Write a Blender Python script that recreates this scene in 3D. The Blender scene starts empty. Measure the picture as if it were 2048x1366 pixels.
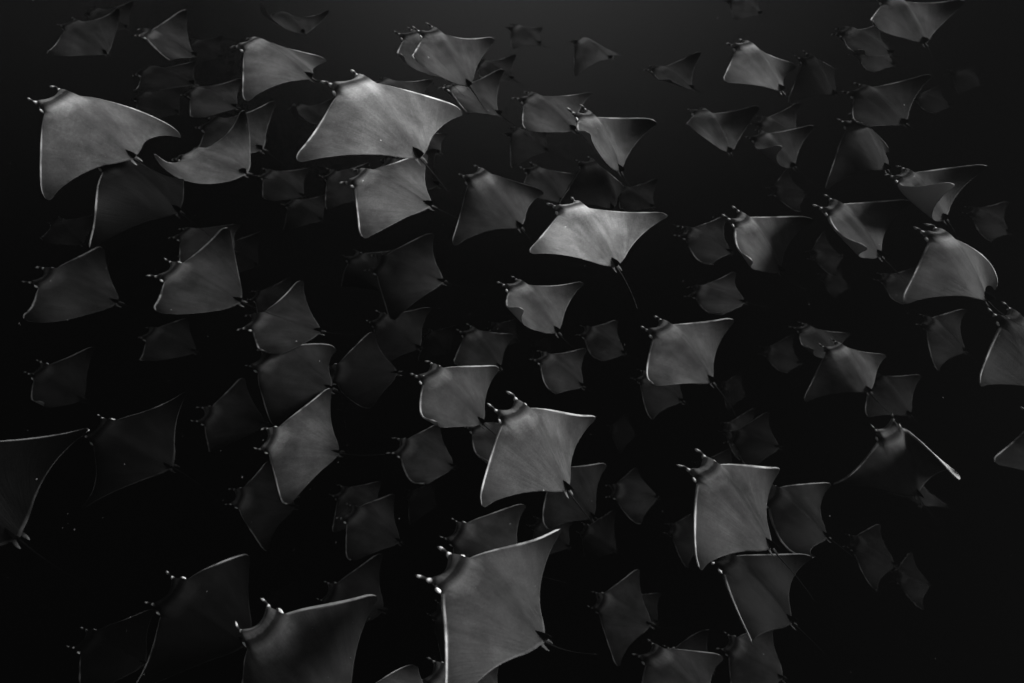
import bpy, math, random
import numpy as np
from mathutils import Matrix, Vector

scene = bpy.context.scene
C = scene.collection

# ------------------------------------------------------------------ camera
CAM_LOC = Vector((0.0, 0.0, -7.0))            # a diver seven metres under the surface, looking down and ahead
CAM_ROT = Matrix(((0.9453730, -0.3259907, 0.0000000), (0.2574683, 0.7466580, -0.6133611), (0.1999500, 0.5798551, 0.7898026)))
cam_data = bpy.data.cameras.new('camera')
cam_data.lens = 24.0
cam_data.sensor_width = 36.0
cam_data.clip_end = 500.0
cam_data.dof.use_dof = True
cam_data.dof.focus_distance = 4.7
cam_data.dof.aperture_fstop = 1.8
cam = bpy.data.objects.new('camera', cam_data)
cam.matrix_world = Matrix.Translation(CAM_LOC) @ CAM_ROT.to_4x4()
C.objects.link(cam)
scene.camera = cam

# ------------------------------------------------------------------ light
SUN_CAM = Vector((.84,.34,.42)).normalized()          # towards the sun, in the diver's own axes
SUN_DIR = (CAM_ROT @ SUN_CAM).normalized()
sun_el = math.asin(SUN_DIR.z)
sun_az = math.atan2(SUN_DIR.x, SUN_DIR.y)

world = bpy.data.worlds.new('World')
scene.world = world
world.use_nodes = True
nt = world.node_tree
nt.nodes.clear()
def N(tree, typ, **kw):
    n = tree.nodes.new(typ)
    for k, v in kw.items():
        setattr(n, k, v)
    return n
out = N(nt, 'ShaderNodeOutputWorld')
add = N(nt, 'ShaderNodeAddShader')
bg_sky = N(nt, 'ShaderNodeBackground')
bg_water = N(nt, 'ShaderNodeBackground')
sky = N(nt, 'ShaderNodeTexSky', sky_type='NISHITA', sun_disc=False)
sky.sun_elevation = sun_el
sky.sun_rotation = sun_az
bw = N(nt, 'ShaderNodeRGBToBW')
geo = N(nt, 'ShaderNodeTexCoord')
sep = N(nt, 'ShaderNodeSeparateXYZ')
up = N(nt, 'ShaderNodeMapRange')               # sky only above the horizon
up.inputs['From Min'].default_value = 0.0
up.inputs['From Max'].default_value = 0.35
mul = N(nt, 'ShaderNodeMath', operation='MULTIPLY')
nt.links.new(sky.outputs[0], bw.inputs[0])
nt.links.new(geo.outputs['Generated'], sep.inputs[0])
nt.links.new(sep.outputs['Z'], up.inputs['Value'])
nt.links.new(bw.outputs[0], mul.inputs[0])
nt.links.new(up.outputs[0], mul.inputs[1])
nt.links.new(mul.outputs[0], bg_sky.inputs['Color'])
bg_sky.inputs['Strength'].default_value = 0.05
# the open water itself glows most towards the lit side and fades to black below
dot = N(nt, 'ShaderNodeVectorMath', operation='DOT_PRODUCT')
glow = (CAM_ROT @ Vector((-.08,.66,-.74))).normalized()
dot.inputs[1].default_value = glow
sub = N(nt, 'ShaderNodeMath', operation='SUBTRACT'); sub.inputs[1].default_value = 1.0
mk = N(nt, 'ShaderNodeMath', operation='MULTIPLY'); mk.inputs[1].default_value = 14
ex = N(nt, 'ShaderNodeMath', operation='EXPONENT')
nt.links.new(geo.outputs['Generated'], dot.inputs[0])
nt.links.new(dot.outputs['Value'], sub.inputs[0])
nt.links.new(sub.outputs[0], mk.inputs[0])
nt.links.new(mk.outputs[0], ex.inputs[0])
nt.links.new(ex.outputs[0], bg_water.inputs['Color'])
bg_water.inputs['Strength'].default_value = 0.23
nt.links.new(bg_sky.outputs[0], add.inputs[0])
nt.links.new(bg_water.outputs[0], add.inputs[1])
nt.links.new(add.outputs[0], out.inputs['Surface'])

sun_data = bpy.data.lights.new('sun', 'SUN')
sun_data.energy = 5.0
sun_data.angle = math.radians(18.0)          # scattered by the waves and the water above
sun_data.color = (1.0, 1.0, 1.0)              # a black-and-white photograph
sun = bpy.data.objects.new('sun', sun_data)
sun.rotation_euler = (-SUN_DIR).to_track_quat('-Z', 'Y').to_euler()
sun.location = (0, 0, 5)
C.objects.link(sun)

scene.view_settings.view_transform = 'Standard'
scene.view_settings.look = 'None'
scene.view_settings.gamma = 1.0
scene.view_settings.use_curve_mapping = False
scene.view_settings.exposure = 2.92

# ------------------------------------------------------------------ the water: one even volume round the school
def box(name, lo, hi):
    v = [(x, y, z) for x in (lo[0], hi[0]) for y in (lo[1], hi[1]) for z in (lo[2], hi[2])]
    f = [(0, 1, 3, 2), (4, 6, 7, 5), (0, 4, 5, 1), (2, 3, 7, 6), (0, 2, 6, 4), (1, 5, 7, 3)]
    me = bpy.data.meshes.new(name)
    me.from_pydata(v, [], f)
    o = bpy.data.objects.new(name, me)
    C.objects.link(o)
    return o
haze = box('haze', (-12.0, -3.0, -25.5), (12.0, 17.0, -6.3))
haze['kind'] = 'stuff'
haze['label'] = 'dark sea water that dims and veils the farther rays'
hm = bpy.data.materials.new('sea_water')
hm.use_nodes = True
hm.node_tree.nodes.clear()
ho = N(hm.node_tree, 'ShaderNodeOutputMaterial')
hv = N(hm.node_tree, 'ShaderNodeVolumePrincipled')
hv.inputs['Color'].default_value = (0.0028, 0.0028, 0.0028, 1)
hv.inputs['Density'].default_value = 0.20
hv.inputs['Anisotropy'].default_value = 0.2
hm.node_tree.links.new(hv.outputs[0], ho.inputs['Volume'])
haze.data.materials.append(hm)

# ------------------------------------------------------------------ ray skin
def skin_material():
    m = bpy.data.materials.new('ray_skin')
    m.use_nodes = True
    t = m.node_tree
    t.nodes.clear()
    L = t.links.new
    o = N(t, 'ShaderNodeOutputMaterial')
    b = N(t, 'ShaderNodeBsdfPrincipled')
    L(b.outputs[0], o.inputs['Surface'])
    rest = N(t, 'ShaderNodeAttribute', attribute_name='rest')
    tone = N(t, 'ShaderNodeAttribute', attribute_name='tone')
    sp = N(t, 'ShaderNodeSeparateXYZ')
    L(rest.outputs['Vector'], sp.inputs[0])
    info = N(t, 'ShaderNodeObjectInfo')
    def math_(op, a, b_=None, c_=None, clamp=False):
        n = N(t, 'ShaderNodeMath', operation=op, use_clamp=clamp)
        for i, v in enumerate((a, b_, c_)):
            if v is None: continue
            if isinstance(v, (int, float)): n.inputs[i].default_value = v
            else: L(v, n.inputs[i])
        return n.outputs[0]
    X, Y = sp.outputs['X'], sp.outputs['Y']
    seed = math_('MULTIPLY', info.outputs['Random'], 37.0)
    # muscle fibres fan out from the tail end
    xr = math_('ADD', X, 0.42)
    ang = math_('ARCTAN2', Y, xr)
    rad = math_('SQRT', math_('ADD', math_('MULTIPLY', xr, xr), math_('MULTIPLY', Y, Y)))
    cf = N(t, 'ShaderNodeCombineXYZ')
    L(math_('MULTIPLY', ang, 55.0), cf.inputs[0]); L(math_('MULTIPLY', rad, 7.0), cf.inputs[1]); L(seed, cf.inputs[2])
    nf = N(t, 'ShaderNodeTexNoise'); nf.inputs['Scale'].default_value = 1.0; nf.inputs['Detail'].default_value = 4.0
    nf.inputs['Roughness'].default_value = 0.65
    L(cf.outputs[0], nf.inputs['Vector'])
    cs = N(t, 'ShaderNodeCombineXYZ')
    L(math_('MULTIPLY', ang, 11.0), cs.inputs[0]); L(math_('MULTIPLY', rad, 3.0), cs.inputs[1]); L(math_('ADD', seed, 5.0), cs.inputs[2])
    ns = N(t, 'ShaderNodeTexNoise'); ns.inputs['Scale'].default_value = 1.0; ns.inputs['Detail'].default_value = 3.0
    L(cs.outputs[0], ns.inputs['Vector'])
    cl = N(t, 'ShaderNodeCombineXYZ')
    L(X, cl.inputs[0]); L(Y, cl.inputs[1]); L(seed, cl.inputs[2])
    nl = N(t, 'ShaderNodeTexNoise'); nl.inputs['Scale'].default_value = 4.5; nl.inputs['Detail'].default_value = 5.0
    nl.inputs['Roughness'].default_value = 0.6
    L(cl.outputs[0], nl.inputs['Vector'])
    ng = N(t, 'ShaderNodeTexNoise'); ng.inputs['Scale'].default_value = 110.0; ng.inputs['Detail'].default_value = 3.0
    L(cl.outputs[0], ng.inputs['Vector'])
    # head markings: pale neck band, dark collar, pale shoulder
    v = math_('SUBTRACT', X, math_('MULTIPLY', math_('MULTIPLY', Y, Y), 3.2))
    v = math_('ADD', v, math_('MULTIPLY', math_('SUBTRACT', nl.outputs['Fac'], 0.5), 0.05))
    v = math_('ADD', v, math_('MULTIPLY', math_('SUBTRACT', ng.outputs['Fac'], 0.5), 0.010))
    mr = N(t, 'ShaderNodeMapRange'); mr.inputs['From Min'].default_value = 0.0; mr.inputs['From Max'].default_value = 0.30
    L(v, mr.inputs['Value'])
    ramp = N(t, 'ShaderNodeValToRGB')
    e = ramp.color_ramp.elements
    e[0].position = 0.0; e[0].color = (.36, .36, .36, 1)
    e[1].position = 1.0; e[1].color = (.62, .62, .62, 1)
    for p, g in ((.26, .40), (.40, .80), (.54, 1.1), (.60, .62), (.66, .18), (.72, .15), (.75, .70), (.82, 1.0), (.87, .40)):
        q = e.new(p); q.color = (g, g, g, 1)
    L(mr.outputs[0], ramp.inputs[0])
    ay = math_('ABSOLUTE', Y)
    lat = N(t, 'ShaderNodeMapRange', interpolation_type='SMOOTHSTEP'); lat.inputs['From Min'].default_value = 0.085; lat.inputs['From Max'].default_value = 0.20
    lat.inputs['To Min'].default_value = 1.0; lat.inputs['To Max'].default_value = 0.0
    L(ay, lat.inputs['Value'])
    mixp = math_('ADD', math_('MULTIPLY', math_('SUBTRACT', ramp.outputs['Color'], 0.46), lat.outputs[0]), 0.46)
    # wings darken a little towards the tips, skin darkens along the spine to the tail
    tipd = N(t, 'ShaderNodeMapRange'); tipd.inputs['From Min'].default_value = 0.19; tipd.inputs['From Max'].default_value = 0.46
    tipd.inputs['To Min'].default_value = 1.0; tipd.inputs['To Max'].default_value = 0.15
    L(ay, tipd.inputs['Value'])
    spine = math_('MULTIPLY', math_('EXPONENT', math_('MULTIPLY', math_('MULTIPLY', Y, Y), -900.0)),
                  math_('SUBTRACT', 0.10, X, clamp=True))
    spine = math_('SUBTRACT', 1.0, math_('MULTIPLY', spine, 1.3), clamp=True)
    fib = math_('ADD', 0.78, math_('MULTIPLY', nf.outputs['Fac'], 0.44))
    fib2 = math_('ADD', 0.60, math_('MULTIPLY', ns.outputs['Fac'], 0.8))
    lg = math_('ADD', -0.15, math_('MULTIPLY', nl.outputs['Fac'], 2.3), clamp=False)
    grn = math_('ADD', 0.66, math_('MULTIPLY', ng.outputs['Fac'], 0.68))
    a = math_('MULTIPLY', mixp, 0.19)
    for f in (tipd.outputs[0], spine, fib, fib2, lg, grn):
        a = math_('MULTIPLY', a, f)
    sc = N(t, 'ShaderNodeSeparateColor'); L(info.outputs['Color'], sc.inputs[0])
    light_tone = math_('MULTIPLY', sc.outputs[0], math_('ADD', 0.9, math_('MULTIPLY', info.outputs['Random'], 0.2)))  # light level painted per ray, times a slight random skin tone
    a = math_('MULTIPLY', a, light_tone)
    # scattered pale scars and parasites
    vo = N(t, 'ShaderNodeTexVoronoi'); vo.inputs['Scale'].default_value = 13.0
    L(cl.outputs[0], vo.inputs['Vector'])
    vs = N(t, 'ShaderNodeSeparateColor'); L(vo.outputs['Color'], vs.inputs[0])
    spot = math_('MULTIPLY', math_('LESS_THAN', vo.outputs['Distance'], math_('MULTIPLY', vs.outputs[1], 0.060)),
                 math_('LESS_THAN', vs.outputs[0], 0.24))
    spot = math_('MULTIPLY', spot, 0.6)
    a = math_('ADD', a, spot)
    # dark half (fin) carries negative tone, pale rims and belly positive
    tp = math_('MAXIMUM', tone.outputs['Fac'], 0.0)
    td = math_('MAXIMUM', math_('MULTIPLY', tone.outputs['Fac'], -1.0), 0.0)
    a = math_('MULTIPLY', a, math_('SUBTRACT', 1.0, td, clamp=True))
    nr = N(t, 'ShaderNodeTexNoise'); nr.inputs['Scale'].default_value = 9.0; nr.inputs['Detail'].default_value = 3.0
    L(cl.outputs[0], nr.inputs['Vector'])
    worn = N(t, 'ShaderNodeMapRange'); worn.inputs['From Min'].default_value = 0.36; worn.inputs['From Max'].default_value = 0.60
    worn.inputs['To Min'].default_value = 0.2; worn.inputs['To Max'].default_value = 1.0
    L(nr.outputs['Fac'], worn.inputs['Value'])
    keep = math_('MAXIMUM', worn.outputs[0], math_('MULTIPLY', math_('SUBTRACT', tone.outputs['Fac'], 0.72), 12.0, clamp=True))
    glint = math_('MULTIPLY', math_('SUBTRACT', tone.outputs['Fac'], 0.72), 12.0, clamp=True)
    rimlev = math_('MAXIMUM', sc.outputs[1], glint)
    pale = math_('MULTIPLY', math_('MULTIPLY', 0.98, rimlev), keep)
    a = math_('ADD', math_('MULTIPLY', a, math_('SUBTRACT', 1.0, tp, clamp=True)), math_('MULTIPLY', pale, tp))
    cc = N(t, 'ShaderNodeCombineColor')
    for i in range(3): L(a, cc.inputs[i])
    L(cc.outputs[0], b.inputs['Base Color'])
    b.inputs['Roughness'].default_value = 0.55
    b.inputs['Specular IOR Level'].default_value = 0.05    # wet skin under water hardly glints
    bump = N(t, 'ShaderNodeBump'); bump.inputs['Strength'].default_value = 0.35; bump.inputs['Distance'].default_value = 0.006
    hsum = math_('ADD', math_('MULTIPLY', nf.outputs['Fac'], 1.0), math_('ADD', math_('MULTIPLY', ng.outputs['Fac'], 0.35), math_('MULTIPLY', ns.outputs['Fac'], 1.3)))
    L(hsum, bump.inputs['Height'])
    L(bump.outputs[0], b.inputs['Normal'])
    return m
SKIN = skin_material()
EYE = bpy.data.materials.new('ray_eye')
EYE.use_nodes = True
_p = EYE.node_tree.nodes['Principled BSDF']
_n = EYE.node_tree.nodes.new('ShaderNodeTexNoise'); _n.inputs['Scale'].default_value = 30
_r = EYE.node_tree.nodes.new('ShaderNodeValToRGB')
_r.color_ramp.elements[0].color = (.01, .01, .01, 1); _r.color_ramp.elements[1].color = (.04, .04, .04, 1)
EYE.node_tree.links.new(_n.outputs['Fac'], _r.inputs[0]); EYE.node_tree.links.new(_r.outputs[0], _p.inputs['Base Color'])
_p.inputs['Roughness'].default_value = 0.12

# ------------------------------------------------------------------ ray anatomy (all lengths in wing spans)
SPAN = 1.1
XP = -0.03
def pchip(xk, yk, x):
    xk = np.asarray(xk, float); yk = np.asarray(yk, float)
    h = np.diff(xk); d = np.diff(yk) / h
    m = np.zeros_like(yk); m[0] = d[0]; m[-1] = d[-1]
    for i in range(1, len(xk) - 1):
        if d[i-1] * d[i] > 0:
            w1 = 2*h[i] + h[i-1]; w2 = h[i] + 2*h[i-1]
            m[i] = (w1 + w2) / (w1/d[i-1] + w2/d[i])
    i = np.clip(np.searchsorted(xk, x) - 1, 0, len(h) - 1)
    t = (x - xk[i]) / h[i]
    return (yk[i]*(1+2*t)*(1-t)**2 + h[i]*m[i]*t*(1-t)**2 + yk[i+1]*t*t*(3-2*t) + h[i]*m[i+1]*t*t*(t-1))
LEAD_Y = [0, .030, .058, .072, .079, .086, .093, .099, .104, .112, .125, .15, .25, .35, .425, .46, .48, .492, .5]
LEAD_X = [.258, .264, .279, .288, .283, .266, .250, .236, .220, .209, .202, .189, .127, .064, .017, -.006, -.024, -.040, -.060]
TRAIL_Y = [0, .014, .03, .05, .10, .15, .25, .35, .425, .475, .49, .5]
TRAIL_X = [-.300, -.297, -.286, -.278, -.250, -.213, -.154, -.112, -.091, -.085, -.082, -.072]
HALF_Y = [0, .015, .03, .044, .056, .066, .073, .079, .084, .089, .094, .099, .104, .110, .118, .13, .145, .165, .19,
          .215, .24, .265, .29, .315, .34, .362, .384, .404, .422, .438, .452, .464, .474, .482, .489, .494, .498, .4999]
STATIONS = np.array([-y for y in HALF_Y[:0:-1]] + HALF_Y)
FRAC = np.array([0, .0, .0, .0, .0, .03, .07, .12, .17, .22, .28, .35, .43, .52, .61, .70, .79, .87, .93, .97, 1.0])
RIMD = np.array([0, .0020, .0055, .0100, .0150])

SS = np.linspace(0, 1, 81)
def wing(a, b, t, sw):
    th = a * np.clip((SS - .08) / .3, 0, 1) + b * SS**2
    thm = .5 * (th[1:] + th[:-1]); ds = .5 / 80
    Y = np.concatenate([[0], np.cumsum(np.cos(thm) * ds)])
    Z = np.concatenate([[0], np.cumsum(np.sin(thm) * ds)])
    return th, Y, Z, t * SS**1.5, sw * SS**1.6
def deform(P, w, droop):
    """P: (n,3) rest points; w: nine pose numbers of one ray"""
    aL, bL, tL, aR, bR, tR, sL, sR, ln = w
    out = np.zeros_like(P)
    for sg, pr in ((1, (aL, bL, tL, sL)), (-1, (aR, bR, tR, sR))):
        m = (P[:, 1] >= 0) if sg == 1 else (P[:, 1] < 0)
        if not m.any(): continue
        th, Y, Z, ph, sw = wing(*pr)
        x, y, h = P[m, 0], np.abs(P[m, 1]), P[m, 2]
        s = np.clip(y / .5, 0, 1)
        g = lambda A: np.interp(s, SS, A)
        th, Yv, Zv, ph, sw = g(th), g(Y), g(Z), g(ph), g(sw)
        dx = x - XP
        up_ = dx * np.sin(ph) + h * np.cos(ph)
        out[m, 0] = (XP + sw + dx * np.cos(ph) - h * np.sin(ph)) * (1 + ln)
        out[m, 1] = sg * (Yv - np.sin(th) * up_)
        out[m, 2] = Zv + np.cos(th) * up_
    return out

def half_profile(y, side):
    ay = np.abs(y); s = ay / .5
    T = .108 * np.exp(-np.sqrt((ay / .11)**2 + .12)) + .008 * (1 - s) + .0022 - .003 * s
    if side < 0: T = T * .6
    return T
def build_topology():
    """one closed skin: for each station a loop lead -> back -> trail -> belly; rest positions, tone and faces"""
    ns = len(STATIONS); nc = len(FRAC)
    xl = pchip(LEAD_Y, LEAD_X, np.abs(STATIONS)); xt = pchip(TRAIL_Y, TRAIL_X, np.abs(STATIONS))
    V = []; TN = []; loops = []
    for i, y in enumerate(STATIONS):
        ch = xl[i] - xt[i]
        k = min(1.0, ch / .035)
        rim = np.zeros(nc); rim[:5] = RIMD * k; rim[5:] = RIMD[4] * k
        d = rim + FRAC * (ch - RIMD[4] * k)
        c = d / ch
        f = 10 * (.2969*np.sqrt(c) - .126*c - .3516*c**2 + .2843*c**3 - .1036*c**4)
        f = np.where(c > .3, np.maximum(f, 1.12 * (1 - c)), f)
        ay = abs(y)
        rimh = .0058 * max(.35, k) * np.sqrt(1 - (1 - np.clip(d / .0075, 0, 1))**2)
        rimh = rimh * (1 - .35 * np.clip((d - .008) / .02, 0, 1)) * np.clip((ch - d) / .03, 0, 1)
        head = np.exp(-(ay / .085)**6)
        hd = .020 * head * np.sqrt(1 - (1 - np.clip(d / .022, 0, 1))**2) * np.clip((ch - d) / .3, 0, 1)
        loop = []
        for side in (1, -1):
            h = np.maximum(half_profile(y, side) * f, np.maximum(rimh, hd))
            h = h * side
            rng = range(0, nc) if side == 1 else range(nc - 2, 0, -1)
            for j in rng:
                if j == nc - 1 or j == 0: z = 0.0
                else: z = h[j]
                x = xl[i] - d[j]
                loop.append(len(V)); V.append((x, y, z))
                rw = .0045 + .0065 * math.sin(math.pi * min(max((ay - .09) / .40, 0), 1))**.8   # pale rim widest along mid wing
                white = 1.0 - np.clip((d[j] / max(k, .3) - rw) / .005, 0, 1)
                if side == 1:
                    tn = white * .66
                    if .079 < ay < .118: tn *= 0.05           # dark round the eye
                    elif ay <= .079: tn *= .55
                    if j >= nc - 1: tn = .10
                else:
                    tn = .8 if ay > .118 else .5
                    if .079 < ay < .118: tn = .15
                TN.append(tn)
        loops.append(loop)
    F = []
    n = len(loops[0])
    for i in range(ns - 1):
        a, b = loops[i], loops[i + 1]
        for j in range(n):
            F.append((a[j], a[(j + 1) % n], b[(j + 1) % n], b[j]))
    F.append(tuple(loops[0][::-1])); F.append(tuple(loops[-1]))
    return V, TN, F
def ring_tube(V, TN, F, path, ru, rv, tones, n=8, u=(0, 1, 0), v=(0, 0, 1)):
    u = Vector(u); v = Vector(v); rings = []
    for p, a, b, tn in zip(path, ru, rv, tones):
        r = []
        for k in range(n):
            an = 2 * math.pi * k / n
            q = Vector(p) + u * (a * math.cos(an)) + v * (b * math.sin(an))
            r.append(len(V)); V.append(tuple(q)); TN.append(tn)
        rings.append(r)
    for a, b in zip(rings[:-1], rings[1:]):
        for k in range(n):
            F.append((a[k], a[(k + 1) % n], b[(k + 1) % n], b[k]))
    F.append(tuple(rings[0][::-1])); F.append(tuple(rings[-1]))
def blob(V, TN, F, c, r, tn, n=8, m=6):
    path = []; ru = []; rv = []
    for k in range(m + 1):
        a = math.pi * k / m
        path.append((c[0] + r[0] * math.cos(a), c[1], c[2])); s = max(math.sin(a), .05)
        ru.append(r[1] * s); rv.append(r[2] * s)
    ring_tube(V, TN, F, path, ru, rv, [tn] * (m + 1), n)

BASE_V, BASE_T, BASE_F = build_topology()

def make_ray(key, loc, rot, w, skin, label, eyes, seed):  # skin: colour factor with this ray's share of light painted in
    rnd = random.Random(seed)
    V = list(BASE_V); TN = list(BASE_T); F = list(BASE_F)
    # horn-like head fins beside the mouth
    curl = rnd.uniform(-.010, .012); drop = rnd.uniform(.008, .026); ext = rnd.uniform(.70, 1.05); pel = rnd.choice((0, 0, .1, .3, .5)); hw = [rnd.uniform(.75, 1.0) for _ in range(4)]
    for s in (1, -1):
        cu = curl + rnd.uniform(-.005, .005)
        path = [(.262, .072, -.002), (.276, .076, -.003), (.288, .079, -.005), (.298, .081, -.007), (.308, .083, -.008),
                (.318, .084, -.009), (.332, .085 + cu*.4, -.010 - drop*.4), (.346, .085 + cu*.7, -.011 - drop*.7), (.358, .084 + cu, -.012 - drop)]
        path = [(.262 + (x - .262) * ext, s * y, z) for x, y, z in path]
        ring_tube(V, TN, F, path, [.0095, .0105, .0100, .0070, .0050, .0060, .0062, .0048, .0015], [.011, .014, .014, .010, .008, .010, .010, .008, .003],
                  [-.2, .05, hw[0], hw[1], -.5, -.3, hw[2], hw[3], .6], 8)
        # pale bulge under each eye
        blob(V, TN, F, (.229, s * .104, .001), (.018, .0082, .0108), 1.0)
        # pelvic fin lobes either side of the tail
        path = [(-.270, s * .014, -.002), (-.300, s * .020, -.003), (-.318, s * .023, -.004), (-.334, s * .022, -.005)]
        ring_tube(V, TN, F, path, [.009, .009, .006, .0015], [.004, .003, .002, .001], [0, .05, pel * .5, pel], 8)
    # small back fin at the root of the tail
    path = [(-.258, 0, .012), (-.268, 0, .022), (-.280, 0, .036), (-.297, 0, .050), (-.309, 0, .053)]
    k0 = len(V)
    xs0 = [-.205, -.228, -.250, -.272, -.292]; xs1 = [-.300, -.303, -.306, -.309, -.313]; zs = [.006, .020, .033, .043, .049]
    rings = []
    for a, b, z in zip(xs0, xs1, zs):
        r = []
        for k in range(8):
            an = 2 * math.pi * k / 8
            r.append(len(V)); V.append(((a + b) / 2 + (a - b) / 2 * math.cos(an), .0045 * (1 - (z / .06)) * math.sin(an), z)); TN.append(-.8)
        rings.append(r)
    for a, b in zip(rings[:-1], rings[1:]):
        for k in range(8): F.append((a[k], a[(k + 1) % 8], b[(k + 1) % 8], b[k]))
    F.append(tuple(rings[-1]))
    # whip tail
    ty = rnd.uniform(-.08, .08); tz = rnd.uniform(-.06, .08); tl = rnd.uniform(.22, .40)
    nt_ = 12; path = []; r1 = []
    for k in range(nt_ + 1):
        u = k / nt_
        path.append((-.285 - tl * u, ty * u**2, .002 + tz * u**2)); r1.append(.0052 * (1 - u)**2 + .0010)
    ring_tube(V, TN, F, path, r1, r1, [-.3] * 2 + [-.6] * (nt_ - 1), 6)
    P = np.array(V)
    D = deform(P, w, 0) * SPAN
    me = bpy.data.meshes.new('mobula_ray')
    me.from_pydata(D.tolist(), [], F)
    me.polygons.foreach_set('use_smooth', [True] * len(me.polygons))
    at = me.attributes.new('tone', 'FLOAT', 'POINT'); at.data.foreach_set('value', np.array(TN, dtype=np.float32))
    ar = me.attributes.new('rest', 'FLOAT_VECTOR', 'POINT'); ar.data.foreach_set('vector', P.astype(np.float32).ravel())
    me.materials.append(SKIN)
    me.update()
    o = bpy.data.objects.new('mobula_ray', me)
    C.objects.link(o)
    M = Matrix((( rot[0], rot[1], rot[2]), (rot[3], rot[4], rot[5]), (rot[6], rot[7], rot[8])))
    o.matrix_world = Matrix.Translation(Vector(loc)) @ M.to_4x4()
    o.color = (skin, min(1.0, .35 + skin * .9), 0, 1)            # uneven light over the school, painted into each ray's skin and rim colour
    o['label'] = label
    o['category'] = 'ray'
    o['group'] = 'rays swimming together in a school'
    if eyes:
        for s in (1, -1):
            c = deform(np.array([[.246, s * .0985, .004]]), w, 0)[0] * SPAN
            e = bpy.data.objects.new('eye', EYE_MESH)
            C.objects.link(e)
            e.parent = o
            e.location = c
    return o
def eye_mesh():
    V = []; F = []; TN = []
    blob(V, TN, F, (0, 0, 0), (.0105, .0075, .0085), 0, 10, 7)
    me = bpy.data.meshes.new('eye'); me.from_pydata(V, [], F)
    me.polygons.foreach_set('use_smooth', [True] * len(me.polygons))
    me.materials.append(EYE)
    return me
EYE_MESH = eye_mesh()

# ------------------------------------------------------------------ drifting specks in the water
def specks():
    rnd = random.Random(5)
    V = []; F = []
    for i in range(800):
        p = CAM_LOC + CAM_ROT @ (Vector((rnd.uniform(-.9, .9), rnd.uniform(-.65, .65), -1.0)) * rnd.uniform(2.6, 7.5))
        r = rnd.choice((.0010, .0013, .0016, .0022)) * rnd.uniform(.7, 1.3)
        k = len(V)
        V += [tuple(p + Vector(d) * r * rnd.uniform(.6, 1.4)) for d in ((1, 0, 0), (-1, 0, 0), (0, 1, 0), (0, -1, 0), (0, 0, 1), (0, 0, -1))]
        F += [(k + a, k + b, k + c) for a, b, c in ((0, 2, 4), (2, 1, 4), (1, 3, 4), (3, 0, 4), (2, 0, 5), (1, 2, 5), (3, 1, 5), (0, 3, 5))]
    me = bpy.data.meshes.new('plankton'); me.from_pydata(V, [], F)
    m = bpy.data.materials.new('plankton'); m.use_nodes = True
    p = m.node_tree.nodes['Principled BSDF']
    n = m.node_tree.nodes.new('ShaderNodeTexNoise'); n.inputs['Scale'].default_value = 3.0
    r = m.node_tree.nodes.new('ShaderNodeValToRGB')
    r.color_ramp.elements[0].color = (.05, .05, .05, 1); r.color_ramp.elements[1].color = (.35, .35, .35, 1)
    m.node_tree.links.new(n.outputs['Fac'], r.inputs[0]); m.node_tree.links.new(r.outputs[0], p.inputs['Base Color'])
    p.inputs['Roughness'].default_value = .8
    me.materials.append(m)
    o = bpy.data.objects.new('plankton', me); C.objects.link(o)
    o['kind'] = 'stuff'; o['label'] = 'tiny pale specks drifting in the dark water'
specks()

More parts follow.
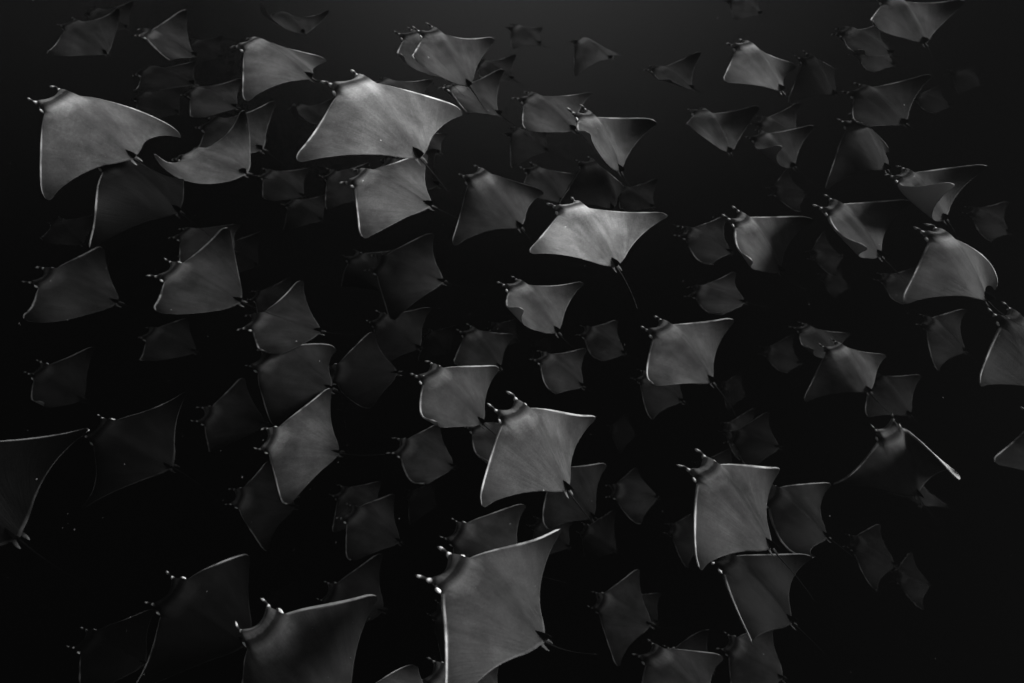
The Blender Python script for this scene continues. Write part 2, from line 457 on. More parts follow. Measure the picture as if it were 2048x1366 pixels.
# ------------------------------------------------------------------ the school: place (m), axes, nine pose numbers, painted light level, label
# pose: left wing bend, tip bend, twist; right wing the same; left sweep, right sweep, body length
RAYS = [
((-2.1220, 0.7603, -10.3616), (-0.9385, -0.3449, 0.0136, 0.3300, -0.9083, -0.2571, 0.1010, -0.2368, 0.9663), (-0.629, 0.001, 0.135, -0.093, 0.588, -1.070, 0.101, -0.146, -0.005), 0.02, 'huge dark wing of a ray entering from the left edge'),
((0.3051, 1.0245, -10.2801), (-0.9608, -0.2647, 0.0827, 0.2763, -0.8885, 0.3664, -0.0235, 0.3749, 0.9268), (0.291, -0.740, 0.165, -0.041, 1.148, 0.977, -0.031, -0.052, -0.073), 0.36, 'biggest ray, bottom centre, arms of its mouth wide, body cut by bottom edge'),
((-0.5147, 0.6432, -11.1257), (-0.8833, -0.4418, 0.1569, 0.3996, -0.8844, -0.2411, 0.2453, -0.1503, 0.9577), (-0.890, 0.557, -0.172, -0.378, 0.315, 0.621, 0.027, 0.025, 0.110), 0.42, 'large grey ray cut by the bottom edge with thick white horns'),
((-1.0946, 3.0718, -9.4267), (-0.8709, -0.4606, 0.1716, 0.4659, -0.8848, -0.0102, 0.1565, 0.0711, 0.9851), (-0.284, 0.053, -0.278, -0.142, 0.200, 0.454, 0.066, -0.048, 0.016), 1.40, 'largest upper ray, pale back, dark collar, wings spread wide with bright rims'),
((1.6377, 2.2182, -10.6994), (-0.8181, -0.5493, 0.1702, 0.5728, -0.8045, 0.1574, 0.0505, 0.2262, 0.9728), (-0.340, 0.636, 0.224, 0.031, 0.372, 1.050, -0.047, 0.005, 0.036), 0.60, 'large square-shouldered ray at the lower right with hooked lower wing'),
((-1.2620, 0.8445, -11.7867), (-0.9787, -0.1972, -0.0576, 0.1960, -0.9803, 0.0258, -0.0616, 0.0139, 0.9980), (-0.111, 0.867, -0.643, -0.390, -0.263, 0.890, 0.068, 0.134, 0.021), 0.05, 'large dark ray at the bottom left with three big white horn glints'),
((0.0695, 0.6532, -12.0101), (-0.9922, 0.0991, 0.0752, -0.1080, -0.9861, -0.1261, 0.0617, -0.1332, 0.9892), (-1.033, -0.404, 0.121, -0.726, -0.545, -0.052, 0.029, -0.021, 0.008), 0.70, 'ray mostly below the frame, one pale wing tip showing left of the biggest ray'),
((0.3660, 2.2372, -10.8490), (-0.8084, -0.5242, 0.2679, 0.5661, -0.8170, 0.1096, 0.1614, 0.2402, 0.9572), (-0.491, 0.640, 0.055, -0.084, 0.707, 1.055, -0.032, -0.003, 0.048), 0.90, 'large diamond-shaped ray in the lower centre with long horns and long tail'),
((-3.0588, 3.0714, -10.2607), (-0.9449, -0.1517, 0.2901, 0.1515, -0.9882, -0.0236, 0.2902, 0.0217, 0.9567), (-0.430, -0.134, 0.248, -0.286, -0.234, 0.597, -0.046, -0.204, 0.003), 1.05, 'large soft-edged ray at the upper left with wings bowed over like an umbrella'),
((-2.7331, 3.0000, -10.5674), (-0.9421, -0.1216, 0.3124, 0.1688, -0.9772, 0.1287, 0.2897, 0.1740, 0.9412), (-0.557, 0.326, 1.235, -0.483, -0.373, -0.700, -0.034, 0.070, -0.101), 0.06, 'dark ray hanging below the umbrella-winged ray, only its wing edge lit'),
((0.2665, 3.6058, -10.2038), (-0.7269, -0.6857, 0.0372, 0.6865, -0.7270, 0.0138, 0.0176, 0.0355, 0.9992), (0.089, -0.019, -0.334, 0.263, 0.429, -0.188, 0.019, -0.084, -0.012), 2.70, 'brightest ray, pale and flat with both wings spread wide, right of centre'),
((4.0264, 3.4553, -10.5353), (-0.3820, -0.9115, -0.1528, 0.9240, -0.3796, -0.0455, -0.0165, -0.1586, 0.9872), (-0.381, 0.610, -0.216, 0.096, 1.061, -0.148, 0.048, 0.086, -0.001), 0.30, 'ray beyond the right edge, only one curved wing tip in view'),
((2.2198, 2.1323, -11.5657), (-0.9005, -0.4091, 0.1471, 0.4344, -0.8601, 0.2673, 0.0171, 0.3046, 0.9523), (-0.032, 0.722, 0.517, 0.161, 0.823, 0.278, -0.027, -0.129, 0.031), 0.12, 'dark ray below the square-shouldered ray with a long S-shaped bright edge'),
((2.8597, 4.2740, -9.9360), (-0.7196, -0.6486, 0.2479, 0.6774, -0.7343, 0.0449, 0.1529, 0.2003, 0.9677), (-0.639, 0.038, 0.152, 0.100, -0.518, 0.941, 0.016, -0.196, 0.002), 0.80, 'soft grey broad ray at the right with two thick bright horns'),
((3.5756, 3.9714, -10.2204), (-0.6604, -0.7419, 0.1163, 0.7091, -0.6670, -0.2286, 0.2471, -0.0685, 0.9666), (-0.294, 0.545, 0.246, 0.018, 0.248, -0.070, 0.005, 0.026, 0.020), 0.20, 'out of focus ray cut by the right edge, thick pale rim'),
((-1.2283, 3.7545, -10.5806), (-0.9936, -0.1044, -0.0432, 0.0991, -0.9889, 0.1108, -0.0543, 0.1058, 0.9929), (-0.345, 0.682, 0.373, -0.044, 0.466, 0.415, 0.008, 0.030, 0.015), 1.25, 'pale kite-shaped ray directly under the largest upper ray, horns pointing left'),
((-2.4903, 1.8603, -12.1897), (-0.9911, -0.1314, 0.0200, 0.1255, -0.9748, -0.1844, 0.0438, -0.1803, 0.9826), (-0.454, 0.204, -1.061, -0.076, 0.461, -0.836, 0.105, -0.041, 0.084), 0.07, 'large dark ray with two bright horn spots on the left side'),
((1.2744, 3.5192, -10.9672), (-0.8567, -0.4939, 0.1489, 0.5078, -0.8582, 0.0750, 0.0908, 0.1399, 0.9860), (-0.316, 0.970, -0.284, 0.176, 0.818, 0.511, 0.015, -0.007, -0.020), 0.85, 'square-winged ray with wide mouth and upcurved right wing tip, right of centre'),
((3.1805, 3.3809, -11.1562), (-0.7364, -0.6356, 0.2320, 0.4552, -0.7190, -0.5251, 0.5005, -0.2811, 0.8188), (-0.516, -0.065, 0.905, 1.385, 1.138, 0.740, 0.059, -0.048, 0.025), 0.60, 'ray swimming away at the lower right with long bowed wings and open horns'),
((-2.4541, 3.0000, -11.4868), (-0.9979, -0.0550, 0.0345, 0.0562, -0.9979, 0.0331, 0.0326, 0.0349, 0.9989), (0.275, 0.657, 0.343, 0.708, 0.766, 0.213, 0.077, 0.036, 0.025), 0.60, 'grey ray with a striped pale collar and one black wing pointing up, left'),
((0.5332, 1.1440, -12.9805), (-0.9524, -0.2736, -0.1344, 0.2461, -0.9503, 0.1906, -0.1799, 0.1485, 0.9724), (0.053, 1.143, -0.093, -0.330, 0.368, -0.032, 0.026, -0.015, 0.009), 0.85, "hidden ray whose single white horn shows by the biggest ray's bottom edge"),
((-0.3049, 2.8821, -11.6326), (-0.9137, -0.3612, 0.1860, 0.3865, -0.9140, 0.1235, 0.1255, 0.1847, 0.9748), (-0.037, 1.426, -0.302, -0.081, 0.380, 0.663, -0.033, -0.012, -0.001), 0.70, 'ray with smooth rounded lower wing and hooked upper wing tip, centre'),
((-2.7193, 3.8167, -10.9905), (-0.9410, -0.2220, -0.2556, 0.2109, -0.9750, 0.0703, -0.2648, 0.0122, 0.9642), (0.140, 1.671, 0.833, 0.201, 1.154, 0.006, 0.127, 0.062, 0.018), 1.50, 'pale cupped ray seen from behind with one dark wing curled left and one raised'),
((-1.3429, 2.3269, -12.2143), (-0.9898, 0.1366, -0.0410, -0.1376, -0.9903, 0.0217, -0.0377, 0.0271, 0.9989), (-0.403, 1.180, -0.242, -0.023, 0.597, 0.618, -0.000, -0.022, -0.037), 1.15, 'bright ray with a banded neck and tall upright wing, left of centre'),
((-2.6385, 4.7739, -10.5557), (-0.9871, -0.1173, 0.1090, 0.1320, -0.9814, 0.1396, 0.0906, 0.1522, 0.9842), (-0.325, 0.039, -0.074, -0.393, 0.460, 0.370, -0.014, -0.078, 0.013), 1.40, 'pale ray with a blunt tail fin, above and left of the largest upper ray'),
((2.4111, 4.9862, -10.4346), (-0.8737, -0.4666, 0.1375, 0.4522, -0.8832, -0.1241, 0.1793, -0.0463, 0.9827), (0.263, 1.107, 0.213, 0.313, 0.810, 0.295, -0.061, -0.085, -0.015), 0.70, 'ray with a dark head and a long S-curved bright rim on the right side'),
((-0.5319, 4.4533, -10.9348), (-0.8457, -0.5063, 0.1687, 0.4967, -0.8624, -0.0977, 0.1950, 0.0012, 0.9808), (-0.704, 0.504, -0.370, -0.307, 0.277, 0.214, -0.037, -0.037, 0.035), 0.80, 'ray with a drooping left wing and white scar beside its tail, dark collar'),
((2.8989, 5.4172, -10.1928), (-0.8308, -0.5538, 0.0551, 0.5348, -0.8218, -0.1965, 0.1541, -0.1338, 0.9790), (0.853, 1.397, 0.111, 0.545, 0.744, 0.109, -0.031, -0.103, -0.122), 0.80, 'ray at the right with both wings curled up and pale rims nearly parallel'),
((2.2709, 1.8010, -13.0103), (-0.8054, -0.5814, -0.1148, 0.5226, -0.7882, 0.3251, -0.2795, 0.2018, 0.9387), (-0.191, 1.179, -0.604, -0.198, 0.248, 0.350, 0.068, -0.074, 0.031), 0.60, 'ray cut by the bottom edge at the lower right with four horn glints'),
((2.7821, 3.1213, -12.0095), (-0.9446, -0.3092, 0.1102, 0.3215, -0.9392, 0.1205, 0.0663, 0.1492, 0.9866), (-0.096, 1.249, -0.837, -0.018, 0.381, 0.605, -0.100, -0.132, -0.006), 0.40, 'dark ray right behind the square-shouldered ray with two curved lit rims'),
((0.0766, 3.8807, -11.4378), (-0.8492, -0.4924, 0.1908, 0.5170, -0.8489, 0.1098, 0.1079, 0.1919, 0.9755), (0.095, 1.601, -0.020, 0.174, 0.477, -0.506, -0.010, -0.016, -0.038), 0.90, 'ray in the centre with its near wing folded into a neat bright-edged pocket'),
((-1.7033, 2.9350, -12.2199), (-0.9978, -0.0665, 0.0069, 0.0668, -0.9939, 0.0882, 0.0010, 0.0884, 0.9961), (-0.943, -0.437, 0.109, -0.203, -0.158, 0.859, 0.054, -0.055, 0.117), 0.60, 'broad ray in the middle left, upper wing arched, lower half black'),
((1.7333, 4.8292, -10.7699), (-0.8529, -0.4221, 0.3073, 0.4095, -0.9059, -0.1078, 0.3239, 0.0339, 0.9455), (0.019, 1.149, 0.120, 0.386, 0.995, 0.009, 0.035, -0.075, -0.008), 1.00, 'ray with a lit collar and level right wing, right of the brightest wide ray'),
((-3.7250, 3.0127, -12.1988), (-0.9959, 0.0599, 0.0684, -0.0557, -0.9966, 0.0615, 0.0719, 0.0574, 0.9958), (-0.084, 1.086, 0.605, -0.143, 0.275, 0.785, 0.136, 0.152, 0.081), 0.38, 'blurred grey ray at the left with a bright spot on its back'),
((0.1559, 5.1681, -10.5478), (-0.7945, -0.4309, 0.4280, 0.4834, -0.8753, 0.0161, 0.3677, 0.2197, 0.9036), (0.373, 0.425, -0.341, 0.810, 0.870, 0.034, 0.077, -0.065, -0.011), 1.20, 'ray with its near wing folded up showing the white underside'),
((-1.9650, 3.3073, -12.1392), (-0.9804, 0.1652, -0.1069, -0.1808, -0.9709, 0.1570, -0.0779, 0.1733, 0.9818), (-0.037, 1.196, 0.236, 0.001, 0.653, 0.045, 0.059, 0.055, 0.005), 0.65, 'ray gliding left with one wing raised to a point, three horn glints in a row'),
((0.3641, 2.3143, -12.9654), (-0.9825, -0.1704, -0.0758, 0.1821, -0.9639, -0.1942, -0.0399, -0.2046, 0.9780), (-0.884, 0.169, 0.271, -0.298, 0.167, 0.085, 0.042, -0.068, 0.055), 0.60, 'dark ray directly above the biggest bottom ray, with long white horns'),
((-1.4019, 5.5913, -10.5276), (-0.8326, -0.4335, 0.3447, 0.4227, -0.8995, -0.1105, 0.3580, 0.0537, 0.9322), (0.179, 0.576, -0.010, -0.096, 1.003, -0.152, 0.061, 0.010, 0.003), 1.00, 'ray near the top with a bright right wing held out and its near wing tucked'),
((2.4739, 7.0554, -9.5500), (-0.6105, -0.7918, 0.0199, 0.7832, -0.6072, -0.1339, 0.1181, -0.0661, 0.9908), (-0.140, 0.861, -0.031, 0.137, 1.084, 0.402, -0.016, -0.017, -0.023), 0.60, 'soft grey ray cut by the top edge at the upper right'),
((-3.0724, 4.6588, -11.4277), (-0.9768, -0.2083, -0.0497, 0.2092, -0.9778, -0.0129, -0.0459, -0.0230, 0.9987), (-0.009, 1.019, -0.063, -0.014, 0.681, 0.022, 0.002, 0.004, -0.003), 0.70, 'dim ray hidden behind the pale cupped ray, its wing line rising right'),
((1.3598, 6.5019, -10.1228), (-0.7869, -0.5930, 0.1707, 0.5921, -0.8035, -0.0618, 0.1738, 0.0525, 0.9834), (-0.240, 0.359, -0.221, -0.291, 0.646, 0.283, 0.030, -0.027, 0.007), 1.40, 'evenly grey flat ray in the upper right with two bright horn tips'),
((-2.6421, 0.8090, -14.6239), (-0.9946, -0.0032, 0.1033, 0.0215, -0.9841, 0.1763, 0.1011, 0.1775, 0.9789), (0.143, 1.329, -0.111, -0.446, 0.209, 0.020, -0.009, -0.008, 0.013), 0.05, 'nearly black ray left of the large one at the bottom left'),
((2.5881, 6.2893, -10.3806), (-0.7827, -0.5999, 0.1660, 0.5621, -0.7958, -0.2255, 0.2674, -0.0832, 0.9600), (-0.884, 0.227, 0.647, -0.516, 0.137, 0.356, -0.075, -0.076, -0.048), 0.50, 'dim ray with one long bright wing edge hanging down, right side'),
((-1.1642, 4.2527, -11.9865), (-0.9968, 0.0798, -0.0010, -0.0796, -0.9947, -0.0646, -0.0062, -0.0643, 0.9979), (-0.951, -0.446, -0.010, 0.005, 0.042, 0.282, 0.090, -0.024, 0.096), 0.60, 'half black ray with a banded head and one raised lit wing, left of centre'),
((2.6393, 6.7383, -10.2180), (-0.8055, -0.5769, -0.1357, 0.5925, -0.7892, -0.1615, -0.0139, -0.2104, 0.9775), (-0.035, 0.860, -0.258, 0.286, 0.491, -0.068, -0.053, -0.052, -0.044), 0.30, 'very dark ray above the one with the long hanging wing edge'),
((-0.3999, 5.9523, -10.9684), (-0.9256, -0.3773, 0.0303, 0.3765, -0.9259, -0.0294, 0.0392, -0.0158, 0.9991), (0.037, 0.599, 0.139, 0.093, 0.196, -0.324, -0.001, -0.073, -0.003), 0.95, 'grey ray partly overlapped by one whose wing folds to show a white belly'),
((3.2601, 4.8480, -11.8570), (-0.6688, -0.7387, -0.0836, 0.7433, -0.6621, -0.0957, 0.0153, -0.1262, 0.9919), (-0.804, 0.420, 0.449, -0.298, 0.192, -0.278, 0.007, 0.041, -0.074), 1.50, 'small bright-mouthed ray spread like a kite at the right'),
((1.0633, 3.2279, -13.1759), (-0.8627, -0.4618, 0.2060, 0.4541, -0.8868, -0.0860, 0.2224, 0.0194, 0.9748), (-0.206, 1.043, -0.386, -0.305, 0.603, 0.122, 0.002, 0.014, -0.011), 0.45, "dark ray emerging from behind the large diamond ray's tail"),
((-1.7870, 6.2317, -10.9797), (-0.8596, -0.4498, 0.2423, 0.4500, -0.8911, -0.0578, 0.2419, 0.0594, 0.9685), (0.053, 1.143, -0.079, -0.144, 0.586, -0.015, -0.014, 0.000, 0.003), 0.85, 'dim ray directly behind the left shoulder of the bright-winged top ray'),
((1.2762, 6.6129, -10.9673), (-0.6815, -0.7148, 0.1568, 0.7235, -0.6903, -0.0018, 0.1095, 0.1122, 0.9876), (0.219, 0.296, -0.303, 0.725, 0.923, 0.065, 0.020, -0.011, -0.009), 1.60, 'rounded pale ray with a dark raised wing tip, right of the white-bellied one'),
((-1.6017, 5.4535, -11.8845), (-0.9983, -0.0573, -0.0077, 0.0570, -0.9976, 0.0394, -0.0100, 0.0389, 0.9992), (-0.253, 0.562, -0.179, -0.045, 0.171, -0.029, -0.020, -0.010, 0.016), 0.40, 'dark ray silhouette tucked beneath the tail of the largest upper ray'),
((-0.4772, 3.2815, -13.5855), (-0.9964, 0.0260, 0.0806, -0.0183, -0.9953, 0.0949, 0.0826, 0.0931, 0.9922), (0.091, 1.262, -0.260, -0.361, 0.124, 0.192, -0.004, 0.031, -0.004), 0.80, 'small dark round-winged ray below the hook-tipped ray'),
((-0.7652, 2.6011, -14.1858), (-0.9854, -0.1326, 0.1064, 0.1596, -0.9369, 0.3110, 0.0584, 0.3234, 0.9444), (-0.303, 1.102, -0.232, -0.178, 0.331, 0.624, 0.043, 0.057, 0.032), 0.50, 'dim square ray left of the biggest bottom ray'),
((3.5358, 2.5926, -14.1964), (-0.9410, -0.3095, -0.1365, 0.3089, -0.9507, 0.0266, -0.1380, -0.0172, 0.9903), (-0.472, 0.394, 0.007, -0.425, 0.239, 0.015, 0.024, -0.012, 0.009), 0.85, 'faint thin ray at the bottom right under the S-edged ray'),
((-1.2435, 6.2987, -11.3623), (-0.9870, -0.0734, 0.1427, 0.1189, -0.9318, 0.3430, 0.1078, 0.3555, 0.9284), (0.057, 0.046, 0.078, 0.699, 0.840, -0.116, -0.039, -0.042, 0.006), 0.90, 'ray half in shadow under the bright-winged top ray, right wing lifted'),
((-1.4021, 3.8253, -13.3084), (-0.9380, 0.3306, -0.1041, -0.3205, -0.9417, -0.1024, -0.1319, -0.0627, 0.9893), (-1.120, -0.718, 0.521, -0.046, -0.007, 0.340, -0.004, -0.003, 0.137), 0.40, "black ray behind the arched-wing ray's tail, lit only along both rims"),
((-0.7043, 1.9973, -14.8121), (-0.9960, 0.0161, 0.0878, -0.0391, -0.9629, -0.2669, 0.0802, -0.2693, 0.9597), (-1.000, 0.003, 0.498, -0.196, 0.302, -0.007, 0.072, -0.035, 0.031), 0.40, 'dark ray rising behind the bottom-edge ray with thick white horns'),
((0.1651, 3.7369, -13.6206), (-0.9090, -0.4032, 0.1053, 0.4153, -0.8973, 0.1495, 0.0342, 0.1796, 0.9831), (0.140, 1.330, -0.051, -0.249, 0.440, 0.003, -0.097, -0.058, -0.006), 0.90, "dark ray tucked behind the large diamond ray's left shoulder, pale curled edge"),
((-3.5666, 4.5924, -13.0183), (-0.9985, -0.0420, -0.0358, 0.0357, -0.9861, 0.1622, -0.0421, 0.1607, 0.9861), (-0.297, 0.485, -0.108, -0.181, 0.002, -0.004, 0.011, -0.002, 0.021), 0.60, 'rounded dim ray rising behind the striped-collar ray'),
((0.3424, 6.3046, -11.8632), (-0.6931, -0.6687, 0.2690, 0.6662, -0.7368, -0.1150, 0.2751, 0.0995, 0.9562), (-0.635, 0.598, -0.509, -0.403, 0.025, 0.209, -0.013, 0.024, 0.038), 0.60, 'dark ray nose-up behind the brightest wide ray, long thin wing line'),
((2.1732, 2.7707, -14.6266), (-0.9835, -0.1213, -0.1340, 0.1224, -0.9925, -0.0002, -0.1330, -0.0166, 0.9910), (-0.495, 0.128, 0.347, -0.113, 0.289, 0.351, -0.059, 0.022, 0.059), 0.80, 'dim narrow ray at the bottom, long thin lower wing, right of the biggest ray'),
((-4.6606, 5.9611, -12.1505), (-0.9954, -0.0211, -0.0931, 0.0046, -0.9847, 0.1740, -0.0953, 0.1728, 0.9803), (-0.160, 0.614, -0.219, -0.075, 0.143, -0.038, 0.070, 0.069, 0.009), 0.30, 'dark small ray silhouette under the one with the upright dark wing'),
((2.6812, 8.3441, -10.3621), (-0.9507, -0.3077, -0.0386, 0.3081, -0.9513, -0.0049, -0.0352, -0.0166, 0.9992), (-0.094, 0.949, -0.170, -0.194, 0.535, -0.015, 0.024, 0.023, -0.002), 0.45, 'blurred small ray with a bright curled edge under the top right one'),
((-2.1065, 2.7127, -14.8689), (-0.9744, 0.2074, 0.0862, -0.2073, -0.9782, 0.0107, 0.0865, -0.0074, 0.9962), (-0.808, 0.373, 0.503, -0.293, 0.173, 0.187, -0.070, 0.129, 0.090), 0.60, 'ray hanging under the upright-wing ray, wing pointing straight down'),
((-2.7897, 3.3780, -14.4850), (-0.9713, 0.2303, 0.0588, -0.2326, -0.9720, -0.0348, 0.0491, -0.0475, 0.9977), (-0.980, -0.569, 0.693, 0.007, 0.071, 0.271, 0.227, 0.079, 0.105), 0.60, 'dark ray with widely spaced horn glints left of the banded trio'),
((-4.8792, 3.1837, -14.6990), (-0.9413, -0.1845, 0.2826, 0.1514, -0.9792, -0.1350, 0.3016, -0.0843, 0.9497), (0.344, 1.709, -0.138, 0.146, 0.341, -0.117, -0.052, 0.059, -0.021), 0.28, 'dim grey ray alone at the left edge, a single wing raised'),
((2.1798, 7.4109, -11.4295), (-0.8446, -0.5346, -0.0305, 0.5319, -0.8312, -0.1616, 0.0610, -0.1527, 0.9864), (0.455, 1.601, -0.290, 0.220, 0.743, 0.130, -0.060, -0.045, -0.043), 0.90, 'small ray with its near wing rolled into a bright pale curl, upper right'),
((-1.3222, 4.6755, -13.5775), (-0.9582, -0.2831, 0.0409, 0.2797, -0.9573, -0.0726, 0.0597, -0.0582, 0.9965), (-0.645, 0.536, -0.062, -0.185, 0.316, 0.008, -0.010, -0.013, 0.032), 0.40, 'black ray under the half black one, only its horn glints and thin wing line visible'),
((-2.2753, 6.8618, -12.0159), (-0.8992, -0.4375, 0.0076, 0.4375, -0.8992, -0.0003, 0.0069, 0.0031, 1.0000), (-0.141, 0.807, -0.032, -0.152, 0.569, 0.007, 0.009, 0.009, 0.001), 0.85, "dim ray whose thin wing rises just behind the largest upper ray's shoulder"),
((2.1483, 6.0532, -12.6600), (-0.9490, -0.1490, -0.2777, 0.1294, -0.9877, 0.0876, -0.2873, 0.0472, 0.9567), (0.004, 1.045, -0.105, -0.236, 0.477, -0.005, -0.014, -0.044, -0.000), 0.85, 'very faint ray below the lit-collar ray in black water'),
((0.6602, 4.9136, -13.5643), (-0.9527, -0.2846, 0.1068, 0.2973, -0.9455, 0.1325, 0.0633, 0.1580, 0.9854), (-0.030, 0.992, 0.000, -0.153, 0.595, -0.112, -0.041, -0.022, 0.004), 0.80, "dim rounded ray above the large diamond ray's right wing"),
((-6.0200, 6.4465, -12.3901), (-0.9359, -0.3381, 0.0987, 0.3249, -0.9369, -0.1292, 0.1362, -0.0889, 0.9867), (-0.133, 0.840, -0.042, 0.136, 1.043, -0.090, 0.007, 0.020, 0.008), 1.10, 'very faint wide ray in the dark upper left corner'),
((1.8147, 6.5585, -12.3470), (-0.9905, -0.1374, 0.0014, 0.1371, -0.9876, 0.0762, -0.0091, 0.0757, 0.9971), (-0.220, 1.090, -0.324, -0.003, 0.535, -0.036, -0.063, -0.057, -0.002), 0.50, 'dark ray with a rounded pale near edge, right of the brightest wide ray'),
((-0.3215, 5.0293, -13.7960), (-0.8440, -0.4947, 0.2070, 0.5189, -0.8508, 0.0827, 0.1352, 0.1772, 0.9748), (-0.367, 1.156, -0.395, -0.164, 0.346, -0.018, 0.021, 0.014, 0.015), 0.85, 'dim flat ray just below and left of the pocket-winged ray'),
((5.0276, 6.6239, -12.5713), (-0.9436, -0.3114, 0.1126, 0.3045, -0.9496, -0.0745, 0.1301, -0.0360, 0.9908), (-0.344, 0.555, 0.081, -0.024, 0.771, -0.039, -0.025, -0.028, -0.003), 0.50, 'dark blurred ray at the right with a hanging lit edge and a pale arch'),
((-1.9063, 6.7415, -12.5433), (-0.9386, -0.2838, -0.1963, 0.2769, -0.9589, 0.0625, -0.2060, 0.0043, 0.9785), (-0.392, 0.343, -0.072, -0.183, -0.012, 0.052, 0.020, 0.001, 0.004), 0.85, "dark ray whose pale wing line shows right of the largest upper ray's tail"),
((-5.2699, 6.8915, -12.4387), (-0.8799, 0.3913, 0.2697, -0.3072, -0.9013, 0.3055, 0.3626, 0.1860, 0.9132), (0.121, 0.138, 0.009, 0.814, 0.859, 0.075, -0.025, -0.003, -0.015), 1.00, 'small ray at the upper left edge of the school lifting one dark wing straight up'),
((-4.5309, 6.5350, -12.7320), (-0.9992, -0.0386, -0.0124, 0.0386, -0.9993, 0.0009, -0.0124, 0.0005, 0.9999), (-0.138, 0.892, -0.058, -0.181, 0.513, 0.000, -0.014, -0.018, -0.001), 0.85, 'faint ray below the pale blunt-tailed ray, only a thin edge catching light'),
((3.6381, 6.2301, -13.0017), (-0.7705, -0.6374, -0.0090, 0.6323, -0.7660, 0.1165, -0.0811, 0.0841, 0.9932), (0.060, 1.112, -0.065, -0.180, 0.529, -0.005, -0.026, -0.039, -0.002), 0.85, 'faint ray behind the head of the spread ray at the right'),
((-3.9268, 7.5154, -12.0124), (-0.8256, -0.5612, -0.0577, 0.5412, -0.8167, 0.2001, -0.1594, 0.1340, 0.9781), (0.319, 1.216, -0.053, 0.005, 0.856, -0.066, 0.015, 0.012, -0.003), 0.85, 'faint ray cut by the top edge, its dark wing sweeping down left'),
((4.7157, 5.9949, -13.2238), (-0.7641, -0.6448, -0.0204, 0.6439, -0.7604, -0.0850, 0.0393, -0.0780, 0.9962), (-0.218, 0.610, -0.224, 0.034, 0.276, -0.144, 0.015, 0.036, 0.008), 0.60, 'dark ray behind the tail of the kite-like bright-mouthed ray'),
((0.4839, 2.4519, -15.9899), (-0.9567, -0.2337, -0.1738, 0.2572, -0.9579, -0.1275, -0.1367, -0.1667, 0.9765), (-0.677, -0.040, 0.079, -0.298, -0.193, 0.169, -0.026, -0.013, 0.039), 0.40, "dark ray squeezed behind the biggest bottom ray's left rim"),
((2.5884, 8.8885, -11.1286), (-0.8146, -0.5459, 0.1963, 0.5020, -0.8329, -0.2328, 0.2906, -0.0911, 0.9525), (-0.549, 0.133, 0.072, -0.257, -0.113, 0.115, -0.003, 0.036, 0.000), 0.20, 'black ray silhouette just right of the evenly grey flat ray'),
((-4.1709, 4.2625, -14.8475), (-0.9975, -0.0060, 0.0702, 0.0149, -0.9918, 0.1270, 0.0689, 0.1278, 0.9894), (-0.017, 0.890, -0.257, -0.236, -0.119, 0.214, 0.098, 0.140, 0.047), 0.70, 'small dim ray under the striped-collar ray, wings curled'),
((-0.2544, 7.0528, -12.7105), (-0.8403, -0.5266, 0.1286, 0.5258, -0.8495, -0.0432, 0.1320, 0.0313, 0.9908), (0.011, 0.905, -0.342, -0.115, 0.096, -0.042, -0.004, 0.015, 0.033), 0.70, 'dark ray with bright leading edges right behind the scarred ray'),
((5.3194, 4.6097, -14.6886), (-0.9806, -0.1960, -0.0060, 0.1957, -0.9799, 0.0392, -0.0135, 0.0373, 0.9992), (-0.198, 0.746, -0.055, -0.326, 0.406, -0.012, -0.031, -0.036, 0.002), 0.25, 'very faint ray in the black lower right, thin diagonal rim'),
((2.0338, 5.5545, -14.0597), (-0.9407, -0.3340, -0.0590, 0.3317, -0.9423, 0.0453, -0.0707, 0.0231, 0.9972), (-0.190, 0.613, -0.095, -0.258, -0.120, 0.137, -0.063, -0.056, 0.035), 0.80, 'narrow dark ray hanging beneath the square-winged ray'),
((0.8657, 8.7820, -11.7480), (-0.9500, -0.3096, 0.0413, 0.3114, -0.9281, 0.2041, -0.0248, 0.2068, 0.9781), (0.160, 0.289, -0.474, 0.716, 0.796, 0.030, -0.024, -0.063, -0.001), 0.85, 'small dim ray with a rippled near wing, upper right of centre'),
((1.1516, 5.9283, -13.9969), (-0.9829, -0.1672, 0.0766, 0.1722, -0.9830, 0.0639, 0.0646, 0.0760, 0.9950), (0.018, 1.058, -0.051, -0.269, 0.417, 0.076, 0.009, 0.015, 0.001), 0.85, 'dim small ray between the pocket-winged and the square-winged ray'),
((-2.1060, 5.8465, -14.0963), (-0.9159, -0.3838, 0.1178, 0.3676, -0.9197, -0.1378, 0.1613, -0.0829, 0.9834), (-1.004, -0.600, 1.066, -0.034, 0.021, 0.131, 0.227, 0.039, 0.134), 0.50, 'dark ray with a small folded bright wing tip, beside the banded-head ray'),
((-1.2626, 3.4760, -15.9418), (-0.9720, -0.2351, 0.0043, 0.2342, -0.9667, 0.1031, -0.0201, 0.1012, 0.9947), (-0.147, 0.792, -0.033, -0.453, 0.199, 0.029, 0.042, 0.029, 0.005), 0.85, 'faint ray immediately behind the dim square ray'),
((3.7021, 3.0522, -16.3853), (-0.9996, -0.0257, -0.0100, 0.0275, -0.9570, -0.2888, -0.0021, -0.2890, 0.9573), (-0.715, 0.042, 0.055, 0.120, 0.994, -0.030, 0.013, -0.017, 0.016), 0.50, 'faint ray whose wing line rises behind the four-glint bottom ray'),
((2.2379, 4.5822, -15.2369), (-0.9815, 0.1181, -0.1509, -0.1333, -0.9866, 0.0945, -0.1377, 0.1129, 0.9840), (-0.097, 0.967, -0.115, -0.423, 0.249, -0.011, -0.001, -0.005, 0.009), 0.85, "small dark ray with paired horn glints right of the diamond ray's tail"),
